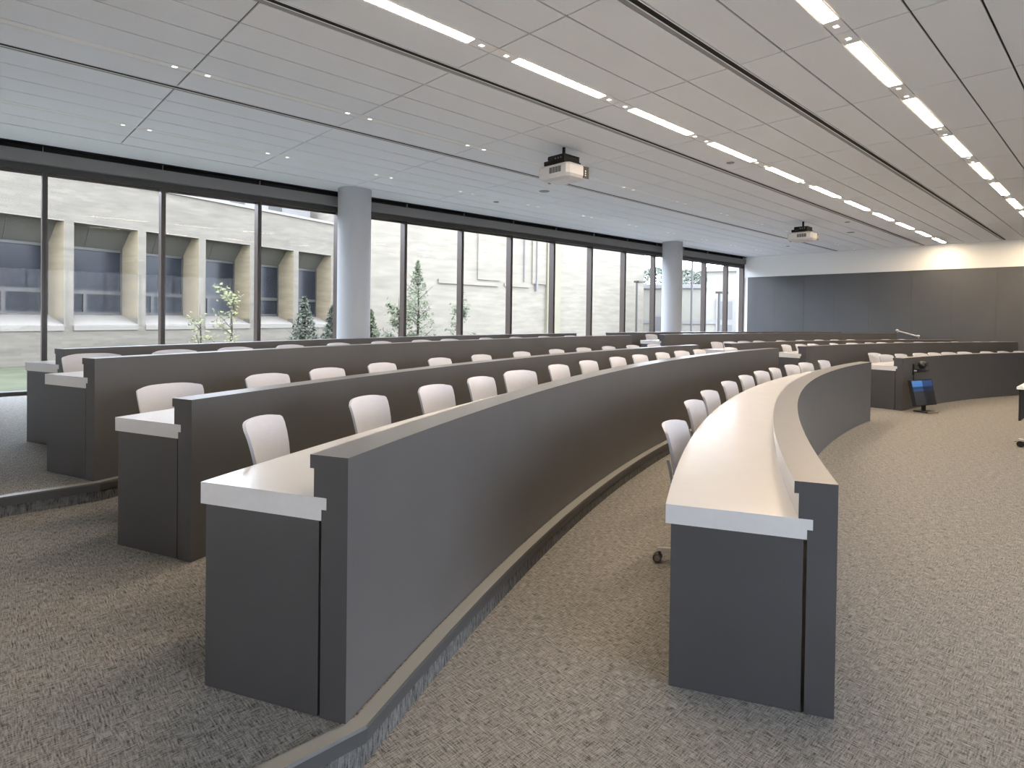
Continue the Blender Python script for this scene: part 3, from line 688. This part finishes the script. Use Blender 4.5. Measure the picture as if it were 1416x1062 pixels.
tree(tp(421, 17), 1.95, .62, 'feathery_shrub', 'dark feathery shrub outside, just left of the nearer column', 'leaf_dark', 1500, 'cone', .07, 'shrubs outside the windows', 'shrub')
tree(tp(459, 17.5), 1.75, .5, 'feathery_shrub', 'dark feathery shrub outside touching the left edge of the nearer column', 'leaf_dark', 1100, 'cone', .07, 'shrubs outside the windows', 'shrub')
tree(tp(513, 18), 1.65, .5, 'feathery_shrub', 'green feathery shrub outside at the right edge of the nearer column', 'leaf_green', 1100, 'cone', .07, 'shrubs outside the windows', 'shrub')
tree(tp(551, 18), 2.15, .65, 'young_tree', 'light green young tree outside, behind the first mullion right of the column', 'leaf_green', 900, 'sparse', .06, 'young trees outside the windows')
tree(tp(577, 18.5), 3.2, .85, 'young_tree', 'tallest light green young tree, seen in the window right of the column', 'leaf_green', 1900, 'cone', .06, 'young trees outside the windows')
tree(tp(636, 19), 2.5, .55, 'young_tree', 'slender pale young tree beside the second mullion right of the column', 'leaf_green', 500, 'sparse', .06, 'young trees outside the windows')
tree(tp(318, 15), 2.35, .6, 'young_tree', 'yellow-green sapling outside, left of the third mullion from the left', 'leaf_yellow', 420, 'sparse', .045, 'young trees outside the windows')
tree(tp(276, 15.5), 1.75, .5, 'young_tree', 'small thin sapling outside, right of the second mullion from the left', 'leaf_yellow', 200, 'sparse', .04, 'young trees outside the windows')
for n, (px, dd, h, r_) in enumerate(((905, 112, 11, 4.6), (948, 122, 11.4, 4.2), (970, 106, 9.8, 4.2), (990, 120, 10.6, 4.4), (1008, 104, 9.6, 3.8), (1022, 90, 10.0, 3.6))):
    tree(tp(px, dd), h, r_, 'far_tree', ['hazy green tree over the low roof left of the farther column', 'hazy green tree in the first pane right of the farther column', 'rounded hazy tree beside the lamp post, right of the farther column', 'hazy green tree behind the second pane right of the farther column', 'broad hazy tree beside the last mullion', 'tallest hazy green tree at the far end of the windows'][n], 'far_leaf', 4200, 'round', .36, 'distant trees')
for n, (px, dd, h) in enumerate(((880, 50, 4.5), (956, 34, 6.5), (994, 45, 3.4))):
    l_ = empty('street_lamp', tp(px, dd)); tag(l_, ['slim dark street lamp against the pale building left of the farther column', 'tall dark pole standing just outside the pane right of the farther column', 'slim dark street lamp in front of the low building with small windows'][n], 'street lamp', 'outdoor poles')
    S = MB(); S.tube([(0, 0, 0), (0, 0, h)], .06 if n == 1 else .09, 8); S.build('pole', 'lamp_post', l_)
    if n != 1: S = MB(); S.box((-.1, -.25, h-.02), (.9, .25, h+.12)); S.build('lamp_head', 'lamp_post', l_)

# ------------------------------------------------------------------ light
w = bpy.data.worlds.new('sky'); sc.world = w; w.use_nodes = True; nt = w.node_tree
bg = nt.nodes['Background']; bg.inputs['Color'].default_value = (.80, .91, 1.09, 1); bg.inputs['Strength'].default_value = 13.5
sc.view_settings.view_transform = 'Standard'; sc.view_settings.look = 'None'; sc.view_settings.gamma = 1.0; sc.view_settings.use_curve_mapping = False
sc.view_settings.exposure = 0.0
